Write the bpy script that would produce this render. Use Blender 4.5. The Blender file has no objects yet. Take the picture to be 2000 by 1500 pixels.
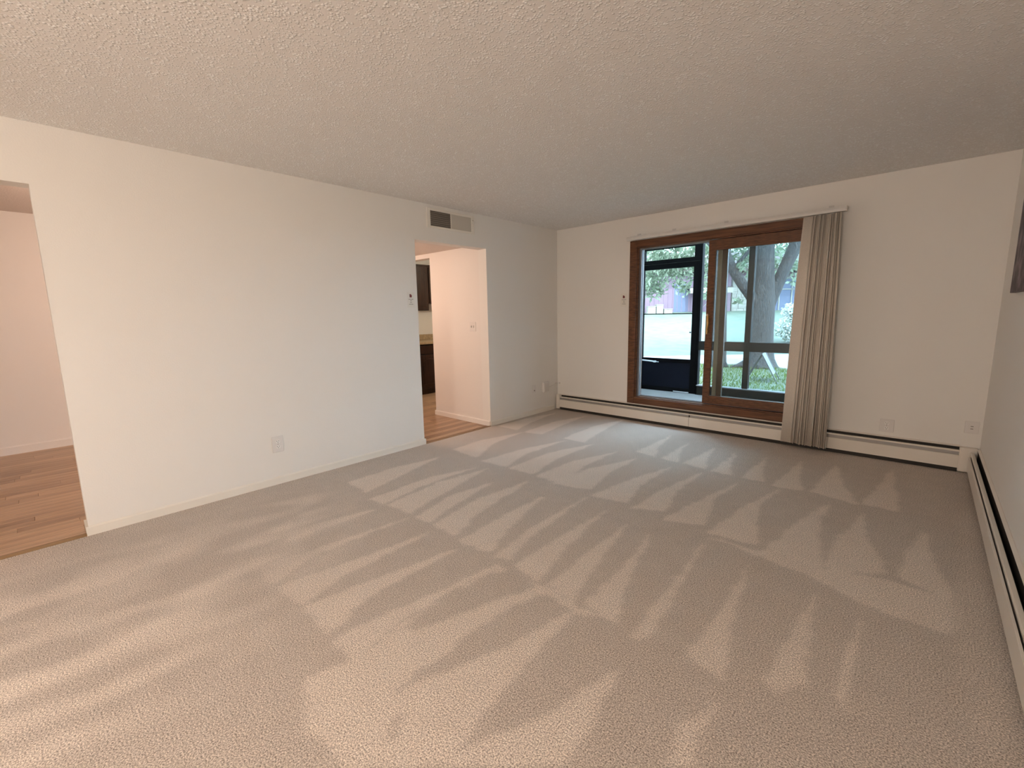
import bpy, bmesh, math, random
import numpy as np
from mathutils import Vector, Matrix
random.seed(7); rng = np.random.default_rng(7)
SC = bpy.context.scene; COL = SC.collection
# ------------------------------------------------------------------ camera, sky, sun, exposure
W, H = 4.182, 2.44                     # room width, ceiling height (m)
CAM = Vector((3.780, -5.043, 1.326))
RV, UV, FV = Vector((0.736198, 0.676504, -0.018827)), Vector((-0.089496, 0.124893, 0.988126)), Vector((-0.670823, 0.725771, -0.152490))
cd = bpy.data.cameras.new('camera'); cam = bpy.data.objects.new('camera', cd); COL.objects.link(cam)
cd.sensor_width = 36.0; cd.sensor_fit = 'HORIZONTAL'; cd.lens = 872.78 / 2000 * 36.0; cd.clip_start = 0.02; cd.clip_end = 300
m = Matrix((RV, UV, -FV)).transposed().to_4x4(); m.translation = CAM; cam.matrix_world = m
SC.camera = cam
wd = bpy.data.worlds.new('sky'); SC.world = wd; wd.use_nodes = True
bg = wd.node_tree.nodes['Background']; bg.inputs[0].default_value = (0.57, 0.79, 1.0, 1); bg.inputs[1].default_value = 17.6
sd = bpy.data.lights.new('sun', 'SUN'); sd.energy = 10.0; sd.angle = 0.02; sd.color = (0.80, 0.95, 1.0)
sun = bpy.data.objects.new('sun', sd); COL.objects.link(sun)
sun.rotation_euler = Vector((-0.35, 0.45, -0.82)).to_track_quat('-Z', 'Y').to_euler()
SC.view_settings.view_transform = 'Standard'; SC.view_settings.look = 'None'
SC.view_settings.gamma = 1.0; SC.view_settings.use_curve_mapping = False
SC.view_settings.exposure = 0.05
LAMP_POWER = 195.0; HALL_POWER = 32.0; DOORWAY_POWER = 44.0; KITCHEN_POWER = 40.0

# ------------------------------------------------------------------ materials
MATS = {}
def mat(name, col, rough=0.6, metal=0.0, spec=0.4, var=0.0, vscale=8.0, bump=0.0, bscale=60.0, bdetail=2.0, stretch=None):
    if name in MATS: return MATS[name]
    M = bpy.data.materials.new(name); M.use_nodes = True; N = M.node_tree; b = N.nodes['Principled BSDF']
    b.inputs['Base Color'].default_value = (*col, 1); b.inputs['Roughness'].default_value = rough
    b.inputs['Metallic'].default_value = metal; b.inputs['Specular IOR Level'].default_value = spec
    tc = N.nodes.new('ShaderNodeTexCoord'); src = tc.outputs['Object']
    if stretch:
        mp = N.nodes.new('ShaderNodeMapping'); mp.inputs['Scale'].default_value = stretch
        N.links.new(src, mp.inputs[0]); src = mp.outputs[0]
    if var:
        t = N.nodes.new('ShaderNodeTexNoise'); t.inputs['Scale'].default_value = vscale; t.inputs['Detail'].default_value = 4
        r = N.nodes.new('ShaderNodeValToRGB')
        r.color_ramp.elements[0].position = 0.3; r.color_ramp.elements[1].position = 0.7
        r.color_ramp.elements[0].color = (*[max(0, c * (1 - var)) for c in col], 1)
        r.color_ramp.elements[1].color = (*[min(1, c * (1 + var)) for c in col], 1)
        N.links.new(src, t.inputs['Vector']); N.links.new(t.outputs['Fac'], r.inputs[0]); N.links.new(r.outputs[0], b.inputs['Base Color'])
    if bump:
        t2 = N.nodes.new('ShaderNodeTexNoise'); t2.inputs['Scale'].default_value = bscale; t2.inputs['Detail'].default_value = bdetail
        bp = N.nodes.new('ShaderNodeBump'); bp.inputs['Strength'].default_value = 1.0; bp.inputs['Distance'].default_value = bump
        N.links.new(src, t2.inputs['Vector']); N.links.new(t2.outputs['Fac'], bp.inputs['Height']); N.links.new(bp.outputs[0], b.inputs['Normal'])
    MATS[name] = M; return M

WALL = mat('wall_paint', (0.83, 0.795, 0.745), 0.75, spec=0.2, bump=0.0006, bscale=120, bdetail=3)
HALLW = mat('hall_paint', (0.82, 0.77, 0.72), 0.75, spec=0.2, bump=0.0006, bscale=120, bdetail=3)
TRIMW = mat('trim_paint', (0.82, 0.77, 0.69), 0.45)
HEATW = mat('heater_enamel', (0.78, 0.72, 0.64), 0.4, var=0.03, vscale=3)
HEATS = mat('heater_gap_shade', (0.38, 0.36, 0.34), 0.45, 0.5)
HEATD = mat('heater_fins_and_shade', (0.03, 0.026, 0.022), 0.7)
PLAST = mat('white_plastic', (0.77, 0.73, 0.69), 0.35)
PLASTD = mat('slot_dark', (0.03, 0.025, 0.02), 0.6)
GRILL = mat('grille_metal', (0.30, 0.26, 0.22), 0.5, 0.1)
GRILLB = mat('grille_blank', (0.58, 0.53, 0.46), 0.5)
BLIND = mat('blind_fabric', (0.66, 0.59, 0.51), 0.8, var=0.06, vscale=120, bump=0.0004, bscale=400)
RAIL = mat('blind_rail', (0.66, 0.63, 0.59), 0.35)
WOOD = mat('stained_oak_trim', (0.125, 0.050, 0.021), 0.45, var=0.45, vscale=5, stretch=(3, 3, 14), bump=0.0008, bscale=30)
WOODH = mat('stained_oak_trim_horizontal', (0.125, 0.050, 0.021), 0.45, var=0.45, vscale=5, stretch=(1, 14, 14), bump=0.0008, bscale=30)
ALU = mat('aluminium_track', (0.20, 0.20, 0.21), 0.5, 0.3)
TAN = mat('tan_interlock', (0.33, 0.26, 0.17), 0.5)
BRASS = mat('brass', (0.62, 0.40, 0.16), 0.3, 0.9)
BLACKF = mat('black_door_metal', (0.0012, 0.0012, 0.0016), 0.7, spec=0.1)
NAVY = mat('navy_kick_panel', (0.005, 0.006, 0.011), 0.7, spec=0.1, var=0.15, vscale=3)
PORCHF = mat('porch_frame_paint', (0.020, 0.018, 0.015), 0.7, spec=0.15)
CLOSER = mat('closer_white', (0.70, 0.72, 0.76), 0.3, 0.3)
CONC = mat('concrete', (0.194, 0.194, 0.192), 0.85, var=0.08, vscale=10, bump=0.001, bscale=80)
CABW = mat('dark_cabinet_wood', (0.030, 0.0105, 0.0045), 0.30, var=0.4, vscale=6, stretch=(6, 6, 1))
COUNTER = mat('tan_laminate', (0.42, 0.31, 0.19), 0.35, var=0.2, vscale=30)
RED = mat('dark_red_ink', (0.18, 0.03, 0.03), 0.6)
INK = mat('grey_ink', (0.16, 0.13, 0.11), 0.6)
STICK = mat('sticker_paper', (0.80, 0.76, 0.69), 0.5)
BARK = mat('bark', (0.028, 0.024, 0.023), 0.9, var=0.8, vscale=22, stretch=(3, 3, 0.8), bump=0.03, bscale=16, bdetail=4)
SIDING = mat('mauve_siding', (0.107, 0.067, 0.086), 0.8, var=0.06, vscale=3)
SIDINGB = mat('blue_grey_screen', (0.053, 0.061, 0.096), 0.6, var=0.06, vscale=3)
CREAM = mat('cream_trim', (0.166, 0.150, 0.123), 0.7)
STONE = mat('pale_stone', (0.150, 0.134, 0.112), 0.85, var=0.2, vscale=4)
ROOF = mat('brown_shingle', (0.044, 0.030, 0.026), 0.9, var=0.25, vscale=6)
SIGNW = mat('sign_white', (0.040, 0.039, 0.040), 0.5)
SIGNF = mat('sign_face', (0.021, 0.020, 0.024), 0.5)
SIGNP = mat('sign_pink_print', (0.018, 0.009, 0.012), 0.5, var=0.25, vscale=12)
SIGNB = mat('sign_back', (0.070, 0.060, 0.052), 0.6)
PAINTC = mat('canvas_edge', (0.05, 0.04, 0.04), 0.7)

def glass_mat(name, tint, veil):
    M = bpy.data.materials.new(name); M.use_nodes = True; N = M.node_tree; N.nodes.clear()
    o = N.nodes.new('ShaderNodeOutputMaterial'); mx = N.nodes.new('ShaderNodeMixShader'); tr = N.nodes.new('ShaderNodeBsdfTransparent')
    gl = N.nodes.new('ShaderNodeBsdfGlossy'); fr = N.nodes.new('ShaderNodeFresnel'); fr.inputs['IOR'].default_value = 1.35
    tr.inputs[0].default_value = (*tint, 1); gl.inputs['Roughness'].default_value = 0.02
    N.links.new(fr.outputs[0], mx.inputs[0]); ve = N.nodes.new('ShaderNodeMixShader'); tl = N.nodes.new('ShaderNodeBsdfTranslucent'); ve.inputs[0].default_value = veil
    N.links.new(tr.outputs[0], ve.inputs[1]); N.links.new(tl.outputs[0], ve.inputs[2]); N.links.new(ve.outputs[0], mx.inputs[1]); N.links.new(gl.outputs[0], mx.inputs[2]); N.links.new(mx.outputs[0], o.inputs[0])
    return M
GLASS = glass_mat('window_glass', (0.88, 0.92, 0.93), 0.0); GLASSC = glass_mat('clear_storm_glass', (0.97, 0.99, 0.99), 0.0)

def emit_mat(name, col, s):
    M = bpy.data.materials.new(name); M.use_nodes = True; N = M.node_tree; b = N.nodes['Principled BSDF']
    b.inputs['Base Color'].default_value = (0.9, 0.88, 0.84, 1); b.inputs['Emission Color'].default_value = (*col, 1); b.inputs['Emission Strength'].default_value = s
    return M

def leaf_mat(name, c0, c1):
    M = bpy.data.materials.new(name); M.use_nodes = True; N = M.node_tree; N.nodes.clear()
    o = N.nodes.new('ShaderNodeOutputMaterial'); mx = N.nodes.new('ShaderNodeMixShader'); d = N.nodes.new('ShaderNodeBsdfDiffuse'); t = N.nodes.new('ShaderNodeBsdfTranslucent')
    g = N.nodes.new('ShaderNodeNewGeometry'); r = N.nodes.new('ShaderNodeValToRGB')
    r.color_ramp.elements[0].color = (*c0, 1); r.color_ramp.elements[1].color = (*c1, 1)
    N.links.new(g.outputs['Random Per Island'], r.inputs[0])
    for s in (d, t): N.links.new(r.outputs[0], s.inputs[0])
    mx.inputs[0].default_value = 0.45
    N.links.new(d.outputs[0], mx.inputs[1]); N.links.new(t.outputs[0], mx.inputs[2]); N.links.new(mx.outputs[0], o.inputs[0])
    return M
LEAF = leaf_mat('oak_leaf', (0.095, 0.130, 0.080), (0.29, 0.33, 0.235))
LEAFB = leaf_mat('far_leaf', (0.085, 0.115, 0.075), (0.24, 0.27, 0.20))
PETAL = leaf_mat('white_petal', (0.36, 0.37, 0.33), (0.50, 0.51, 0.48))
GRASSM = leaf_mat('grass_blade', (0.044, 0.074, 0.009), (0.108, 0.134, 0.024))

def ceiling_mat():
    M = bpy.data.materials.new('popcorn_ceiling'); M.use_nodes = True; N = M.node_tree; b = N.nodes['Principled BSDF']
    b.inputs['Base Color'].default_value = (0.89, 0.86, 0.825, 1); b.inputs['Roughness'].default_value = 0.85; b.inputs['Specular IOR Level'].default_value = 0.15
    tc = N.nodes.new('ShaderNodeTexCoord')
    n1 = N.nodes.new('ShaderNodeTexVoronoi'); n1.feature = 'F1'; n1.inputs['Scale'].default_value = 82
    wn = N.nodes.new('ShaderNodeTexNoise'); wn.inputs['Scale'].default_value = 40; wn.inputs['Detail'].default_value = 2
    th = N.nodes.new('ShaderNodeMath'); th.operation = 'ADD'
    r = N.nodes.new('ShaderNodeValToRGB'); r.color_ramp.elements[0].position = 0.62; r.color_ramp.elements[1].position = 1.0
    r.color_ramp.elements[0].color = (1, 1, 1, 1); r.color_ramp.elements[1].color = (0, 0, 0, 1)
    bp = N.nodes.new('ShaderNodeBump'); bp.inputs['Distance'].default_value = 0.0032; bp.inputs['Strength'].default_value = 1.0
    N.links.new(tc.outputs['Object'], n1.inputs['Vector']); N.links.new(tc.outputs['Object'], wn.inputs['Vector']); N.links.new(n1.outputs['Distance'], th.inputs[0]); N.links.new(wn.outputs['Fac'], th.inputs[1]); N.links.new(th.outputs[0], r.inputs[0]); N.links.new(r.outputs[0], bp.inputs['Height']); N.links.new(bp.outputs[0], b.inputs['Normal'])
    cm = N.nodes.new('ShaderNodeMix'); cm.data_type = 'RGBA'; cm.inputs[6].default_value = (0.82, 0.79, 0.755, 1); cm.inputs[7].default_value = (0.99, 0.98, 0.96, 1)   # plaster base, then granules whitened to paint in their lit highlights
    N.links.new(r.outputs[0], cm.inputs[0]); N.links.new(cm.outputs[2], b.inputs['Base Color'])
    return M
def carpet_mat():
    M = bpy.data.materials.new('carpet_pile'); M.use_nodes = True; N = M.node_tree; b = N.nodes['Principled BSDF']
    b.inputs['Roughness'].default_value = 1.0; b.inputs['Specular IOR Level'].default_value = 0.05
    at = N.nodes.new('ShaderNodeAttribute'); at.attribute_name = 'pile_lay'
    tc = N.nodes.new('ShaderNodeTexCoord')
    mx = N.nodes.new('ShaderNodeMix'); mx.data_type = 'RGBA'
    mx.inputs[6].default_value = (0.565, 0.492, 0.432, 1); mx.inputs[7].default_value = (0.765, 0.665, 0.582, 1)
    N.links.new(at.outputs['Fac'], mx.inputs[0])
    n = N.nodes.new('ShaderNodeTexNoise'); n.inputs['Scale'].default_value = 190; n.inputs['Detail'].default_value = 2.5; n.inputs['Roughness'].default_value = 0.7
    N.links.new(tc.outputs['Object'], n.inputs['Vector'])
    r = N.nodes.new('ShaderNodeValToRGB'); r.color_ramp.elements[0].position = 0.33; r.color_ramp.elements[1].position = 0.67
    r.color_ramp.elements[0].color = (0.38, 0.36, 0.34, 1); r.color_ramp.elements[1].color = (1.62, 1.64, 1.66, 1)
    N.links.new(n.outputs['Fac'], r.inputs[0])
    ml = N.nodes.new('ShaderNodeMix'); ml.data_type = 'RGBA'; ml.blend_type = 'MULTIPLY'; ml.inputs[0].default_value = 1.0
    N.links.new(mx.outputs[2], ml.inputs[6]); N.links.new(r.outputs[0], ml.inputs[7]); N.links.new(ml.outputs[2], b.inputs['Base Color'])
    bp = N.nodes.new('ShaderNodeBump'); bp.inputs['Distance'].default_value = 0.004; bp.inputs['Strength'].default_value = 0.8
    N.links.new(n.outputs['Fac'], bp.inputs['Height']); N.links.new(bp.outputs[0], b.inputs['Normal'])
    return M
def plank_mat():
    M = bpy.data.materials.new('oak_laminate'); M.use_nodes = True; N = M.node_tree; b = N.nodes['Principled BSDF']; b.inputs['Roughness'].default_value = 0.32
    oi = N.nodes.new('ShaderNodeObjectInfo'); r = N.nodes.new('ShaderNodeValToRGB')
    cs = [(0, (0.33, 0.205, 0.125)), (0.3, (0.47, 0.31, 0.20)), (0.7, (0.55, 0.375, 0.245)), (1, (0.40, 0.255, 0.155))]
    el = r.color_ramp.elements; el[0].color = (*cs[0][1], 1); el[1].color = (*cs[3][1], 1)
    for q, c in cs[1:3]: e = el.new(q); e.color = (*c, 1)
    N.links.new(oi.outputs['Random'], r.inputs[0])
    tc = N.nodes.new('ShaderNodeTexCoord'); mp = N.nodes.new('ShaderNodeMapping'); mp.inputs['Scale'].default_value = (75, 2.2, 10)
    ad = N.nodes.new('ShaderNodeVectorMath'); ad.operation = 'ADD'
    n = N.nodes.new('ShaderNodeTexNoise'); n.inputs['Scale'].default_value = 1.0; n.inputs['Detail'].default_value = 4
    N.links.new(tc.outputs['Object'], mp.inputs[0]); N.links.new(mp.outputs[0], ad.inputs[0]); N.links.new(oi.outputs['Location'], ad.inputs[1]); N.links.new(ad.outputs[0], n.inputs['Vector'])
    r2 = N.nodes.new('ShaderNodeValToRGB'); r2.color_ramp.elements[0].position = 0.3; r2.color_ramp.elements[1].position = 0.7
    r2.color_ramp.elements[0].color = (0.60, 0.57, 0.54, 1); r2.color_ramp.elements[1].color = (1.18, 1.18, 1.18, 1)
    N.links.new(n.outputs['Fac'], r2.inputs[0])
    ml = N.nodes.new('ShaderNodeMix'); ml.data_type = 'RGBA'; ml.blend_type = 'MULTIPLY'; ml.inputs[0].default_value = 1.0
    N.links.new(r.outputs[0], ml.inputs[6]); N.links.new(r2.outputs[0], ml.inputs[7]); N.links.new(ml.outputs[2], b.inputs['Base Color'])
    return M
def lawn_mat():
    M = bpy.data.materials.new('lawn_turf'); M.use_nodes = True; N = M.node_tree; b = N.nodes['Principled BSDF']; b.inputs['Roughness'].default_value = 0.95
    tc = N.nodes.new('ShaderNodeTexCoord'); n = N.nodes.new('ShaderNodeTexNoise'); n.inputs['Scale'].default_value = 2.4; n.inputs['Detail'].default_value = 9; n.inputs['Roughness'].default_value = 0.7
    r = N.nodes.new('ShaderNodeValToRGB'); r.color_ramp.elements[0].position = 0.35; r.color_ramp.elements[1].position = 0.68
    r.color_ramp.elements[0].color = (0.024, 0.039, 0.020, 1); r.color_ramp.elements[1].color = (0.063, 0.074, 0.050, 1)
    N.links.new(tc.outputs['Object'], n.inputs['Vector']); N.links.new(n.outputs['Fac'], r.inputs[0]); N.links.new(r.outputs[0], b.inputs['Base Color'])
    return M
def canvas_mat():
    M = bpy.data.materials.new('canvas_print'); M.use_nodes = True; N = M.node_tree; b = N.nodes['Principled BSDF']; b.inputs['Roughness'].default_value = 0.7
    tc = N.nodes.new('ShaderNodeTexCoord'); n = N.nodes.new('ShaderNodeTexNoise'); n.inputs['Scale'].default_value = 9; n.inputs['Detail'].default_value = 6
    r = N.nodes.new('ShaderNodeValToRGB'); el = r.color_ramp.elements; el[0].position = 0.3; el[1].position = 0.72
    el[0].color = (0.03, 0.022, 0.025, 1); el[1].color = (0.30, 0.24, 0.24, 1); e = el.new(0.5); e.color = (0.11, 0.08, 0.09, 1)
    N.links.new(tc.outputs['Object'], n.inputs['Vector']); N.links.new(n.outputs['Fac'], r.inputs[0]); N.links.new(r.outputs[0], b.inputs['Base Color'])
    return M
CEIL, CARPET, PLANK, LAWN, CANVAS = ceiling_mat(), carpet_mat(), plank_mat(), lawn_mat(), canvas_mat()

# ------------------------------------------------------------------ helpers
def box(bm, x0, x1, y0, y1, z0, z1):
    v = [bm.verts.new(p) for p in ((x0,y0,z0),(x1,y0,z0),(x1,y1,z0),(x0,y1,z0),(x0,y0,z1),(x1,y0,z1),(x1,y1,z1),(x0,y1,z1))]
    for f in ((0,3,2,1),(4,5,6,7),(0,1,5,4),(1,2,6,5),(2,3,7,6),(3,0,4,7)): bm.faces.new([v[i] for i in f])
    return bm
def B(*a):
    bm = bmesh.new()
    for q in a: box(bm, *q)
    return bm
def prism(pts, axis, a0, a1, bm=None):
    """extrude a 2-D outline (list of (p,q)) along axis 'x','y' or 'z' from a0 to a1"""
    bm = bm or bmesh.new()
    def P(p, q, a): return {'x': (a, p, q), 'y': (p, a, q), 'z': (p, q, a)}[axis]
    lo = [bm.verts.new(P(p, q, a0)) for p, q in pts]; hi = [bm.verts.new(P(p, q, a1)) for p, q in pts]
    n = len(pts)
    for i in range(n): bm.faces.new((lo[i], lo[(i+1) % n], hi[(i+1) % n], hi[i]))
    bm.faces.new(lo[::-1]); bm.faces.new(hi); bmesh.ops.recalc_face_normals(bm, faces=bm.faces)
    return bm
def tube(path, rad, seg=8, bm=None, cap=True):
    bm = bm or bmesh.new(); path = [Vector(p) for p in path]
    if not hasattr(rad, '__len__'): rad = [rad] * len(path)
    rings = []
    for i, p in enumerate(path):
        d = (path[min(i+1, len(path)-1)] - path[max(i-1, 0)]).normalized()
        a = d.cross(Vector((0, 0, 1)) if abs(d.z) < 0.9 else Vector((1, 0, 0))).normalized(); c = d.cross(a)
        rings.append([bm.verts.new(p + rad[i] * (math.cos(t) * a + math.sin(t) * c)) for t in (2*math.pi*k/seg for k in range(seg))])
    for r0, r1 in zip(rings, rings[1:]):
        for k in range(seg): bm.faces.new((r0[k], r0[(k+1) % seg], r1[(k+1) % seg], r1[k]))
    if cap: bm.faces.new(rings[0][::-1]); bm.faces.new(rings[-1])
    bmesh.ops.recalc_face_normals(bm, faces=bm.faces)
    return bm
def obj(name, bm, material, parent=None, bevel=0.0, smooth=False, local=False, label=None):
    """link a bmesh (world coordinates, unless local) as one mesh object"""
    if parent is not None and not local:
        bmesh.ops.translate(bm, verts=bm.verts, vec=-Vector(parent.location))
    me = bpy.data.meshes.new(name); bm.to_mesh(me); bm.free(); me.materials.append(material)
    if smooth: me.shade_smooth()
    o = bpy.data.objects.new(name, me); COL.objects.link(o); o.parent = parent
    if bevel:
        b = o.modifiers.new('bevel', 'BEVEL'); b.width = bevel; b.segments = 2; b.limit_method = 'ANGLE'
    if label: o['label'] = label
    return o
def tag(o, label=None, cat=None, group=None, kind=None):
    for k, v in (('label', label), ('category', cat), ('group', group), ('kind', kind)):
        if v: o[k] = v
    return o
def thing(name, loc, label, cat=None, group=None, kind=None, rz=0.0):
    o = bpy.data.objects.new(name, None); COL.objects.link(o); o.location = loc; o.rotation_euler.z = rz; o.empty_display_size = 0.05
    return tag(o, label, cat, group, kind)
def struct(name, bm, material, label=None, **k):
    return tag(obj(name, bm, material, **k), label, None, None, 'structure')
# ================================================================== SETTING
T = 0.13                                # inner wall thickness
YB = -8.6                               # wall behind the camera
YJ, YK1, YK2 = -4.917, -2.326, -1.348   # hall opening jamb, kitchen doorway jambs
ZO, ZK = 2.105, 2.080
DX0, DX1, DZ0, DZ1 = 1.16, 3.06, 0.27, 2.12   # rough opening of the patio door
XF = -3.05                              # far wall of the hall and kitchen
# --- carpet: a fine sheet whose pile lies two ways where the vacuum has passed
LIGHT=[
 [(0.41,-3.40),(0.73,-3.41),(0.66,-3.17),(0.47,-2.49),(0.39,-3.00)],
 [(0.86,-3.47),(1.03,-3.44),(0.96,-3.14),(0.96,-2.47),(0.84,-2.89)],
 [(1.05,-3.43),(1.31,-3.41),(1.24,-3.21),(1.06,-2.42),(0.98,-2.90)],
 [(1.38,-3.42),(1.53,-3.42),(1.45,-3.21),(1.33,-2.61),(1.27,-3.03)],
 [(1.55,-3.41),(1.78,-3.42),(1.66,-3.12),(1.53,-2.38),(1.47,-2.92)],
 [(1.84,-3.44),(2.09,-3.42),(1.97,-3.16),(1.81,-2.56),(1.81,-3.03)],
 [(2.12,-3.43),(2.23,-3.41),(2.15,-3.20),(2.06,-2.38),(2.06,-3.01)],
 [(2.27,-3.42),(2.47,-3.44),(2.39,-3.20),(2.29,-2.50),(2.27,-2.90)],
 [(2.51,-3.45),(2.69,-3.47),(2.64,-3.31),(2.49,-2.56),(2.49,-2.98)],
 [(2.73,-3.45),(2.91,-3.47),(2.82,-3.23),(2.65,-2.54),(2.71,-3.04)],
 [(2.99,-3.50),(3.04,-3.51),(3.05,-3.40),(3.02,-3.10),(2.94,-2.50),(2.96,-2.92)],
 [(3.20,-3.44),(3.36,-3.49),(3.28,-3.12),(3.20,-2.61),(3.21,-3.09)],
 [(3.46,-3.40),(3.52,-3.43),(3.54,-3.33),(3.58,-3.32),(3.54,-2.99),(3.51,-2.63),(3.48,-2.99)],
 [(3.66,-3.30),(3.71,-3.35),(3.69,-3.09),(3.69,-2.67),(3.67,-2.97)],
 [(1.70,-2.36),(2.02,-2.27),(1.93,-1.87),(1.93,-1.33),(1.74,-1.89)],
 [(2.07,-2.37),(2.34,-2.31),(2.26,-1.94),(2.26,-1.39),(2.12,-1.95)],
 [(2.40,-2.37),(2.60,-2.26),(2.52,-1.88),(2.52,-1.31),(2.42,-1.92)],
 [(2.63,-2.41),(2.87,-2.30),(2.78,-1.86),(2.82,-1.37),(2.69,-1.99)],
 [(2.91,-2.39),(3.19,-2.36),(3.11,-2.08),(3.05,-1.77),(3.08,-1.36),(2.97,-1.84)],
 [(3.21,-2.45),(3.50,-2.39),(3.43,-2.02),(3.40,-1.76),(3.40,-1.38),(3.28,-1.94)],
 [(3.51,-2.42),(3.75,-2.25),(3.65,-1.89),(3.61,-1.72),(3.60,-1.43),(3.50,-2.02)],
 [(3.79,-2.25),(4.00,-2.34),(3.91,-1.89),(3.89,-1.48),(3.81,-1.90)],
 [(2.93,-2.44),(3.21,-2.42),(3.51,-2.40),(3.76,-2.30),(3.98,-2.32),(4.02,-2.42),(3.97,-2.64),(3.68,-2.63),(3.50,-2.54),(3.21,-2.48)],
 [(1.82,-1.19),(2.04,-1.22),(1.92,-0.88),(1.85,-0.40)],
 [(2.10,-1.23),(2.26,-1.24),(2.14,-0.88),(2.09,-0.51)],
 [(2.30,-1.24),(2.52,-1.26),(2.42,-0.98),(2.36,-0.57)],
 [(2.56,-1.28),(2.72,-1.28),(2.62,-0.96),(2.57,-0.57)],
 [(2.79,-1.28),(2.96,-1.29),(2.87,-0.96),(2.81,-0.57)],
 [(3.02,-1.32),(3.22,-1.29),(3.13,-0.93),(3.08,-0.47)],
 [(3.26,-1.28),(3.55,-1.33),(3.43,-0.97),(3.32,-0.42),(3.28,-0.93)],
 [(3.55,-1.32),(3.76,-1.28),(3.73,-0.87),(3.68,-0.29),(3.61,-0.93)],
 [(0.38,-2.27),(0.77,-2.29),(0.56,-1.89),(0.50,-1.31),(0.36,-1.85)],
 [(0.86,-2.33),(1.16,-2.31),(1.05,-1.94),(1.07,-1.26),(0.92,-1.78)],
 [(1.19,-2.31),(1.46,-2.30),(1.37,-1.84),(1.38,-1.18),(1.19,-1.74)],
 [(1.49,-2.31),(1.76,-2.31),(1.68,-1.87),(1.68,-1.30),(1.52,-1.79)],
 [(0.06,-1.29),(0.37,-1.30),(0.26,-0.87),(0.18,-0.26),(0.07,-0.81)],
 [(0.50,-1.31),(0.73,-1.26),(0.65,-0.76),(0.61,-0.16),(0.46,-0.71)],
 [(1.00,-1.24),(1.27,-1.24),(1.16,-0.67),(1.09,-0.01),(0.97,-0.58)],
 [(0.62,-4.31),(0.92,-4.33),(0.71,-4.08),(0.45,-3.65),(0.47,-4.04)],
 [(0.93,-4.33),(1.17,-4.35),(1.06,-4.10),(1.07,-3.46),(0.95,-3.88)],
 [(1.24,-4.36),(1.46,-4.34),(1.34,-4.08),(1.35,-3.44),(1.28,-3.91)],
 [(1.49,-4.35),(1.74,-4.32),(1.66,-4.04),(1.63,-3.43),(1.56,-3.94)],
 [(1.76,-4.32),(2.03,-4.33),(1.96,-4.14),(1.90,-3.46),(1.81,-3.99)],
 [(2.06,-4.33),(2.25,-4.32),(2.19,-4.08),(2.19,-3.45),(2.12,-3.98)],
 [(2.03,-4.34),(2.25,-4.32),(2.21,-4.10),(2.19,-3.48),(2.48,-3.46),(2.72,-3.47),(2.90,-3.46),(2.91,-3.64),(3.01,-3.93),(2.52,-4.36),(2.30,-4.33)],
 [(2.19,-4.49),(2.25,-4.27),(2.45,-3.81),(3.03,-3.58),(3.10,-3.98),(3.11,-4.12),(2.62,-4.56),(2.39,-4.57)],
 [(3.31,-3.94),(3.26,-3.85),(3.30,-3.78),(3.34,-3.67),(3.37,-3.55),(3.37,-3.67),(3.37,-3.79),(3.38,-3.88)]]
DARK=[
 [(1.96,-4.22),(1.91,-3.98),(1.92,-3.69),(2.11,-3.53),(2.09,-3.82),(2.04,-4.07)],
 [(2.24,-4.09),(2.20,-3.86),(2.22,-3.57),(2.30,-3.46),(2.48,-3.47),(2.41,-3.69),(2.35,-3.87),(2.30,-4.04)],
 [(2.50,-4.31),(2.48,-4.12),(2.48,-3.93),(2.49,-3.77),(2.50,-3.65),(2.55,-3.50),(2.71,-3.52),(2.67,-3.72),(2.63,-3.93),(2.58,-4.07)],
 [(2.84,-4.31),(2.80,-4.14),(2.78,-3.95),(2.75,-3.76),(2.74,-3.52),(2.88,-3.46),(3.04,-3.51),(3.05,-3.64),(3.00,-3.82),(2.96,-4.00),(2.88,-4.18)],
 [(3.12,-4.13),(3.10,-3.98),(3.08,-3.79),(3.06,-3.60),(3.07,-3.50),(3.16,-3.45),(3.29,-3.68),(3.33,-3.93)],
 [(2.66,-4.46),(2.60,-4.38),(2.59,-4.33),(2.65,-4.39)]]

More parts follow.
